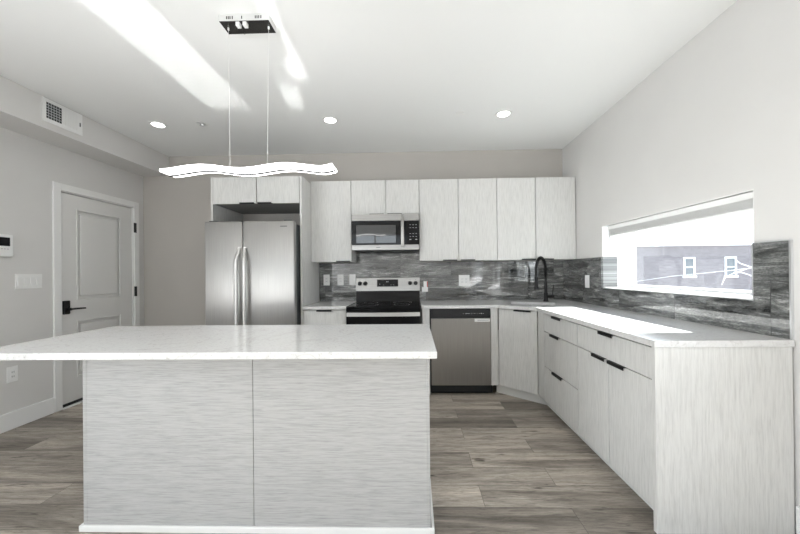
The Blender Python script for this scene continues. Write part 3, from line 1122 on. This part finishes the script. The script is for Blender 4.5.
# faucet
fb = Vector((1.472, -0.270, CT))
t = thing('faucet', 'matte black spring-neck kitchen faucet standing behind the corner sink', 'faucet', fb)
fd = Vector((-0.70, -0.71, 0)).normalized()
MB().cyl(fb + Vector((0, 0, 0.0)), fb + Vector((0, 0, 0.012)), 0.030, 0.028, 24).cyl(fb + Vector((0, 0, 0.012)), fb + Vector((0, 0, 0.10)), 0.024, 0.022, 24).build('base', M['blk'], t, True)
top = []
R_ = 0.118
zs0 = 0.338
rise = [fb + Vector((0, 0, 0.095 + (zs0 - 0.095) * k / 10)) for k in range(11)]
arc = [fb + Vector((0, 0, zs0)) + fd * (R_ * (1 - math.cos(PI * k / 20))) + Vector((0, 0, R_ * 1.25 * math.sin(PI * k / 20))) for k in range(1, 21)]
drop = [fb + fd * 2 * R_ + Vector((0, 0, zs0 - 0.10 * k / 6)) for k in range(1, 7)]
MB().tube(rise + arc + drop, 0.008, 10).cyl(rise[0], rise[5], 0.016, 0.014).build('hose', M['blk'], t, True)
path = rise[4:] + arc + drop
# coil spring wound around the hose
L = [0]
for a, c in zip(path, path[1:]):
    L.append(L[-1] + (c - a).length)
N = 620
pts = []
for k in range(N + 1):
    s = L[-1] * k / N
    j = max(i for i in range(len(L)) if L[i] <= s + 1e-9)
    j = min(j, len(path) - 2)
    f = (s - L[j]) / (L[j + 1] - L[j])
    p = path[j].lerp(path[j + 1], f)
    tt = (path[j + 1] - path[j]).normalized()
    side = Vector((-fd.y, fd.x, 0))
    upv = tt.cross(side)
    a = 2 * PI * k / 10
    pts.append(p + (side * math.cos(a) + upv * math.sin(a)) * 0.0135)
MB().tube(pts, 0.0032, 5).build('spring', M['blk'], t, True)
hd = fb + fd * 2 * R_
MB().cyl(hd + Vector((0, 0, 0.255)), hd + Vector((0, 0, 0.17)), 0.016, 0.019, 20).cyl(hd + Vector((0, 0, 0.17)), hd + Vector((0, 0, 0.142)), 0.019, 0.025, 20).build('spray_head', M['blk'], t, True)
MB().cyl(fb + Vector((0, 0, 0.262)), hd + Vector((0, 0, 0.262)), 0.006).cyl(hd + Vector((0, 0, 0.245)), hd + Vector((0, 0, 0.275)), 0.021).build('docking_arm', M['blk'], t, True)
hv = Vector((1, -0.1, 0)).normalized()
b = MB()
b.cyl(fb + Vector((0, 0, 0.058)), fb + hv * 0.085 + Vector((0, 0, 0.058)), 0.018, 0.018, 20)
b.tube([fb + hv * 0.072 + Vector((0, 0, 0.06)), fb + hv * 0.076 + Vector((0, 0, 0.12)), fb + hv * 0.085 + Vector((0, 0, 0.185))], 0.006, 10)
b.build('lever', M['blk'], t, True)

# ------------------------------------------------------------------ island
IX0, IX1, IY0, IY1 = -1.641, 0.060, -2.400, -1.90
t = thing('kitchen_island', 'large island base clad in level-grained pale grey panels', 'island', ((IX0 + IX1) / 2, -2.15, 0))
MB().box(IX0 + 0.02, IX1 - 0.02, IY0 + 0.021, IY1 - 0.021, 0.0, 0.885).build('carcass', M['cabin'], t)
MB().box(IX0 + 0.026, -0.7910, IY0, IY0 + 0.02, 0.0, 0.885, 0.0015).build('front_panel', M['isl'], t)
MB().box(-0.7885, IX1 - 0.002, IY0, IY0 + 0.02, 0.0, 0.885, 0.0015).build('front_panel', M['isl'], t)
MB().box(IX0, IX0 + 0.019, IY0, IY1, 0.0, 0.885, 0.0015).box(IX0 + .019, IX0 + 0.0255, IY0 + .001, IY0 + .02, 0, .885).build('side_panel', M['isl'], t)
MB().box(IX1 - 0.0015, IX1 + 0.010, IY0, IY1, 0.0, 0.885, 0.0015).build('side_panel', M['isl'], t)
for k in range(4):
    xa = IX0 + 0.022 + k * 0.418
    MB().box(xa, xa + 0.414, IY1 - 0.02, IY1 - 0.001, 0.10, 0.875, 0.0015).build('door', M['cab'], t)
b = MB()
b.box(IX0 - 0.013, IX1 + 0.027, IY0 - 0.013, IY0 - .0005, 0.0, 0.030, 0.003)
b.box(IX0 - 0.013, IX0 - .0005, IY0, IY1, 0.0, 0.030, 0.002)
b.box(IX1 + 0.0145, IX1 + 0.027, IY0, IY1, 0.0, 0.030, 0.002)
b.build('plinth', M['trim'], t)
tag(MB().box(-2.00, 0.096, -2.590, -1.830, 0.887, CT, 0.004).build('island_worktop', M['quartz']), 'large white quartz slab on the island, overhanging on the left', 'countertop')


# ------------------------------------------------------------------ electrical fittings
def outlet_y(x, z, wid, label, kind='outlet', cat='outlet', gangs=1, rocker=False):
    t = thing('wall_outlet' if kind == 'outlet' else 'light_switch', label, cat, (x, -TH, z), 'outlets and switches on the tile')
    MB().box(x - wid / 2, x + wid / 2, -TH - 0.006, -TH, z - 0.066, z + 0.066, 0.002).build('plate', M['wplas'], t)
    for g in range(gangs):
        gx = x + (g - (gangs - 1) / 2) * 0.046
        r = MB().box(gx - 0.017, gx + 0.017, -TH - 0.009, -TH - 0.006, z - 0.034, z + 0.034, 0.001).build('rocker' if rocker else 'receptacle', M['trim'], t)
        if not rocker:
            for dz in (-0.019, 0.017):
                MB().box(gx - 0.008, gx - 0.005, -TH - 0.0095, -TH - 0.0085, z + dz - 0.005, z + dz + 0.006).build('slot', M['dkgrey'], r)
                MB().box(gx + 0.005, gx + 0.008, -TH - 0.0095, -TH - 0.0085, z + dz - 0.005, z + dz + 0.006).build('slot', M['dkgrey'], r)
    return t


outlet_y(-1.056, 1.176, 0.076, 'white outlet plate on back tile, closest to the refrigerator enclosure')
outlet_y(-0.886, 1.177, 0.076, 'white outlet plate on back tile, middle of three left of the range')
outlet_y(-0.741, 1.178, 0.076, 'white switch plate on back tile, close against the left of the range', 'light_switch', 'switch', 1, True)
outlet_y(0.606, 1.154, 0.128, 'white double-gang outlet plate on back tile above the dishwasher', gangs=2)


def plate_x(name, xw, sgn, y, z, wy, hz, label, cat):
    t = thing(name, label, cat, (xw, y, z))
    MB().box(xw, xw + sgn * 0.006, y - wy / 2, y + wy / 2, z - hz / 2, z + hz / 2, 0.002).build('plate', M['wplas'], t)
    return t


t = plate_x('wall_outlet', XR - TH, -1, -0.557, 1.145, 0.080, 0.130, 'white outlet plate on the side-wall tile left of the window', 'outlet')
MB().box(XR - TH - 0.009, XR - TH - 0.006, -0.574, -0.540, 1.110, 1.180, 0.001).build('receptacle', M['trim'], t)
t = plate_x('wall_outlet', XL, 1, -1.343, 0.450, 0.076, 0.128, 'white outlet low on the left wall beside the door', 'outlet')
r = MB().box(XL + 0.006, XL + 0.009, -1.360, -1.326, 0.416, 0.484, 0.001).build('receptacle', M['trim'], t)
for dz in (-0.019, 0.017):
    for dy in (-0.008, 0.005):
        MB().box(XL + 0.0085, XL + 0.0095, -1.343 + dy, -1.340 + dy, 0.450 + dz - 0.006, 0.450 + dz + 0.007).build('slot', M['dkgrey'], r)
t = plate_x('light_switch', XL, 1, -1.220, 1.214, 0.198, 0.124, 'white four-rocker switch plate on the left wall beside the door', 'switch')
for k in range(4):
    y = -1.220 + (k - 1.5) * 0.046
    MB().extrude([(XL + 0.005, 1.180), (XL + 0.013, 1.180), (XL + 0.008, 1.248), (XL + 0.005, 1.248)], 'Y', y - 0.016, y + 0.016).build('rocker', M['trim'], t)
t = thing('thermostat', 'white wall thermostat with dark screen at the left edge of view', 'thermostat', (XL, -1.41, 1.42))
MB().box(XL, XL + 0.022, -1.49, -1.345, 1.420, 1.600, 0.004).build('housing', M['wplas'], t)
MB().box(XL + 0.0215, XL + 0.0235, -1.475, -1.368, 1.505, 1.575).build('screen', M['blkgloss'], t)
for k in range(5):
    MB().box(XL + 0.0215, XL + 0.0228, -1.465 + k * 0.019, -1.453 + k * 0.019, 1.478, 1.484).build('key', M['lgrey'], t)

# paper tag on the tile beside the range
t = thing('paper_tag', 'small white paper tag with a red stripe beside the range', 'tag', (0.14, -0.012, 1.02))
MB().box(0.098, 0.170, -TH - 0.0015, -TH, 1.022, 1.078).box(0.118, 0.168, -TH - 0.0015, -TH, 1.078, 1.150).build('card', M['wplas'], t)
MB().box(0.158, 0.169, -TH - 0.0025, -TH - .001, 1.080, 1.148).build('red_stripe', M['red'], t)

# ------------------------------------------------------------------ wave pendant
PY = -2.100
t = thing('pendant_light', 'wavy white LED bar pendant hung on two wires over the island', 'pendant lamp', (-0.95, PY, 1.85))
cz = ceilz(-2.1)
cn = MB().box(-1.090, -0.804, -2.150, -2.048, 2.692, cz + 0.0005, 0.001).build('canopy', mat('canopy_grey', (0.6, 0.6, 0.59), 0.4), t)
MB().box(-1.089, -0.805, -2.149, -2.049, 2.690, 2.6925).build('cover_plate', M['chrome'], cn)
for x in (-1.045, -1.035, -1.025, -1.012, -0.958, -0.880, -0.870, -0.860, -0.848):
    MB().box(x - 0.0025, x + 0.0025, -2.1515, -2.149, 2.702, 2.718).build('vent_slot', M['blk'], cn)
for x in (-0.985, -0.945):
    MB().box(x - 0.011, x + 0.011, -2.148, -2.120, 2.668, 2.690, 0.002).build('cable_grip', M['wplas'], cn)
b = MB()
b.tube([(-0.965, -2.13, 2.690), (-0.966, -2.125, 2.672), (-0.972, -2.10, 2.662), (-0.979, -2.075, 2.668)], 0.002, 8)
b.build('lead', M['blk'], cn)
wz = lambda x: 1.862 + 0.0115 * math.cos(2 * PI * (x + 1.209) / 0.485) + (0.014 * max(0, (x + 0.53) / 0.08) ** 1.5 if x > -0.53 else 0)


def ribbon(y0, y1, za, zb, name, m, dx=0.0):
    b = bmesh.new()
    n = 90
    sec = []
    for k in range(n + 1):
        x = -1.436 + 0.984 * k / n
        z = wz(x)
        sec.append([b.verts.new((x + dx * 0, yy, z + zz)) for yy, zz in ((y0, za), (y1, za), (y1, zb), (y0, zb))])
    for a, c in zip(sec, sec[1:]):
        for j in range(4):
            b.faces.new((a[j], a[(j + 1) % 4], c[(j + 1) % 4], c[j]))
    b.faces.new(sec[0][::-1])
    b.faces.new(sec[-1])
    bmesh.ops.recalc_face_normals(b, faces=list(b.faces))
    mb = MB()
    mb.bm.free()
    mb.bm = b
    return mb.build(name, m, t, True)


ribbon(PY - 0.056, PY + 0.017, -0.007, 0.007, 'diffuser', M['led'])
ribbon(PY + 0.0172, PY + 0.028, -0.014, 0.009, 'metal_strip', M['blk'])
ribbon(PY + 0.0272, PY + 0.070, -0.007, 0.007, 'diffuser', M['led'])
for x, xc in ((-1.055, -1.063), (-0.837, -0.826)):
    MB().cyl((x, PY - 0.01, wz(x) + 0.006), (xc, PY, 2.691), 0.0009, None, 8).cyl((xc, PY, 2.677), (xc, PY, 2.691), 0.005).build('suspension_wire', M['wire'], t)


# ------------------------------------------------------------------ ceiling fittings
def downlight(x, y, label):
    z = ceilz(y)
    t = thing('recessed_downlight', label, 'downlight', (x, y, z), 'recessed ceiling downlights')
    b = MB()
    seg = 40
    prof = [(0.080, z + .0003), (0.079, z - 0.004), (0.070, z - 0.006), (0.054, z - 0.003), (0.054, z + .0003)]
    rings = [[b.bm.verts.new((x + r * math.cos(2 * PI * k / seg), y + r * math.sin(2 * PI * k / seg), zz)) for k in range(seg)] for r, zz in prof]
    for a, c in zip(rings, rings[1:]):
        for k in range(seg):
            b.bm.faces.new((a[k], a[(k + 1) % seg], c[(k + 1) % seg], c[k]))
    b.build('rim', M['trim'], t, True)
    MB().cyl((x, y, z - 0.0035), (x, y, z + 0.0002), 0.0535, None, 36).build('lens', M['dl'], t)
    light('lamp', 'SPOT', (x, y, z - 0.02), (0, 0, -1), 3 if y > -2 else (12 if y > -4 else 18), (1, 0.97, 0.93), spot_size=math.radians(140), spot_blend=0.8, shadow_soft_size=0.05).parent = None
    return t


downlight(-2.475, -0.84, 'lit recessed ceiling light nearest the left bulkhead')
downlight(-0.783, -0.856, 'lit recessed ceiling light above the microwave, middle of the row')
downlight(0.852, -0.902, 'lit recessed ceiling light above the dishwasher, right end of the row')
for x, y in ((-2.475, -3.1), (-0.783, -3.1), (0.852, -2.9), (-2.475, -5.3), (-0.783, -5.3), (0.852, -5.3)):  # extra downlights out of view, added as fill
    downlight(x, y, 'recessed ceiling light out of view, added for fill')


def sprinkler(x, y, r, label, pendent):
    z = ceilz(y)
    t = thing('fire_sprinkler', label, 'sprinkler', (x, y, z), 'ceiling sprinklers')
    MB().cyl((x, y, z - 0.005), (x, y, z + 0.0005), r, r * 0.95, 28).build('escutcheon', M['trim'] if not pendent else M['alu'], t, True)
    if pendent:
        MB().cyl((x, y, z - 0.020), (x, y, z - 0.005), 0.010, 0.014, 16).cyl((x, y, z - 0.023), (x, y, z - 0.0205), 0.020, None, 16).build('deflector', M['alu'], t, True)
    return t


sprinkler(-2.04, -0.838, 0.045, 'small metal sprinkler head on the ceiling between two downlights', True)
sprinkler(0.446, -0.921, 0.042, 'flat white sprinkler cover on the ceiling above the wall cabinets', False)

# air vent on the bulkhead face
xv = -3.002
t = thing('air_vent', 'white rectangular air register on the left bulkhead, one half open and dark', 'vent', (xv, -1.23, 2.52))
vy0, vy1, vz0, vz1 = -1.392, -1.071, 2.526, 2.716
b = MB()
oy0, oy1, oz0, oz1 = -1.366, -1.243, 2.557, 2.690
b.box(xv, xv + 0.008, vy0, oy0, vz0, vz1, 0.001).box(xv, xv + 0.008, oy1, vy1, vz0, vz1, 0.001)
b.box(xv, xv + 0.008, oy0, oy1, vz0, oz0, 0.001).box(xv, xv + 0.008, oy0, oy1, oz1, vz1, 0.001)
b.build('face_plate', M['wplas'], t)
MB().box(xv + 0.0005, xv + 0.002, oy0, oy1, oz0, oz1).build('duct_opening', M['ventdark'], t)
b = MB()
for k in range(1, 6):
    z = oz0 + (oz1 - oz0) * k / 6
    b.box(xv + 0.002, xv + 0.006, oy0, oy1, z - 0.0025, z + 0.0025)
for k in range(1, 6):
    y = oy0 + (oy1 - oy0) * k / 6
    b.box(xv + 0.002, xv + 0.005, y - 0.0015, y + 0.0015, oz0, oz1)
b.build('grille', M['lgrey'], t)
b = MB()
for k in range(9):
    y = -1.234 + k * 0.0135
    b.box(xv + 0.008, xv + 0.0115, y, y + 0.006, oz0, oz1, 0.001)
b.build('louvres', M['trim'], t)
MB().box(xv + 0.008, xv + 0.013, -1.098, -1.090, 2.60, 2.635, 0.001).build('damper_lever', M['dkgrey'], t)

# ------------------------------------------------------------------ outside
struct(MB().box(-40, 90, -60, 80, -3.9, -3.7).build('ground', M['ground']))
t = thing('brick_building', 'flat-roofed brick building across the street seen through the window', 'building', (32, 33, -3.7))
BY = 27.7
b = MB()
b.box(14, 60, BY, BY + 12, -3.7, 3.50)
b.build('wall', M['brick'], t)
MB().box(13.8, 60.2, BY - 0.15, BY + 12.2, 3.50, 3.68, 0.02).build('parapet_cap', M['trim'], t)
for x0 in (17.65, 25.35, 29.15, 33.0, 36.8, 40.6):
    b = MB()
    x1, z0, z1 = x0 + 1.08, 0.56, 2.45
    b.box(x0, x0 + 0.16, BY - 0.06, BY + 0.02, z0, z1).box(x1 - 0.16, x1, BY - 0.06, BY + 0.02, z0, z1)
    b.box(x0 + .16, x1 - .16, BY - 0.06, BY + 0.02, z1 - 0.16, z1).box(x0 - .08, x1 + .08, BY - 0.12, BY + 0.02, z0 - 0.05, z0 + 0.14)
    b.box(x0 + .16, x1 - .16, BY - 0.05, BY + 0.02, (z0 + z1) / 2 - 0.05, (z0 + z1) / 2 + 0.05)
    f = b.build('window', M['trim'], t)
    MB().box(x0 + .16, x1 - .16, BY - 0.02, BY - 0.001, z0 + .14, z1 - .16).build('pane', M['farglass'], f)


# overhead service cable with a dead twig hanging on it
cb = [(6.3, 9.0, 0.50), (6.15, 7.0, 0.74), (6.0, 5.075, 0.954), (6.0, 3.89, 1.103), (6.0, 2.503, 1.224), (6.0, 1.93, 1.285), (6.0, 0.5, 1.45), (5.9, -1.0, 1.66)]
b = MB()
b.tube(cb, 0.006, 8)
tag(b.build('service_cable', M['bark'], None, True), 'thin pale overhead cable crossing in front of the brick building', 'cable')
tw = thing('bare_twig', 'pale dead branching twig caught on the cable outside the window', 'branch', (6.0, 2.2, 0.95))
tx = 5.955
MB().tube([(tx, 1.93, 1.30), (tx, 2.14, 1.235), (tx, 2.385, 1.148), (tx, 2.485, 1.09), (tx, 2.548, 0.954)], 0.022, 8, radii=[0.008, 0.011, 0.011, 0.011, 0.006]).build('stem', M['bark'], tw, True)
MB().tube([(tx, 2.278, 1.435), (tx, 2.18, 1.36), (tx, 2.015, 1.30), (tx, 1.96, 1.29)], 0.02, 8, radii=[0.005, 0.010, 0.011, 0.008]).build('side_shoot', M['bark'], tw, True)
MB().tube([(tx, 2.30, 1.20), (tx, 2.14, 1.19), (tx, 2.017, 1.151), (tx, 1.90, 1.08)], 0.015, 8, radii=[0.010, 0.010, 0.009, 0.005]).build('side_shoot', M['bark'], tw, True)
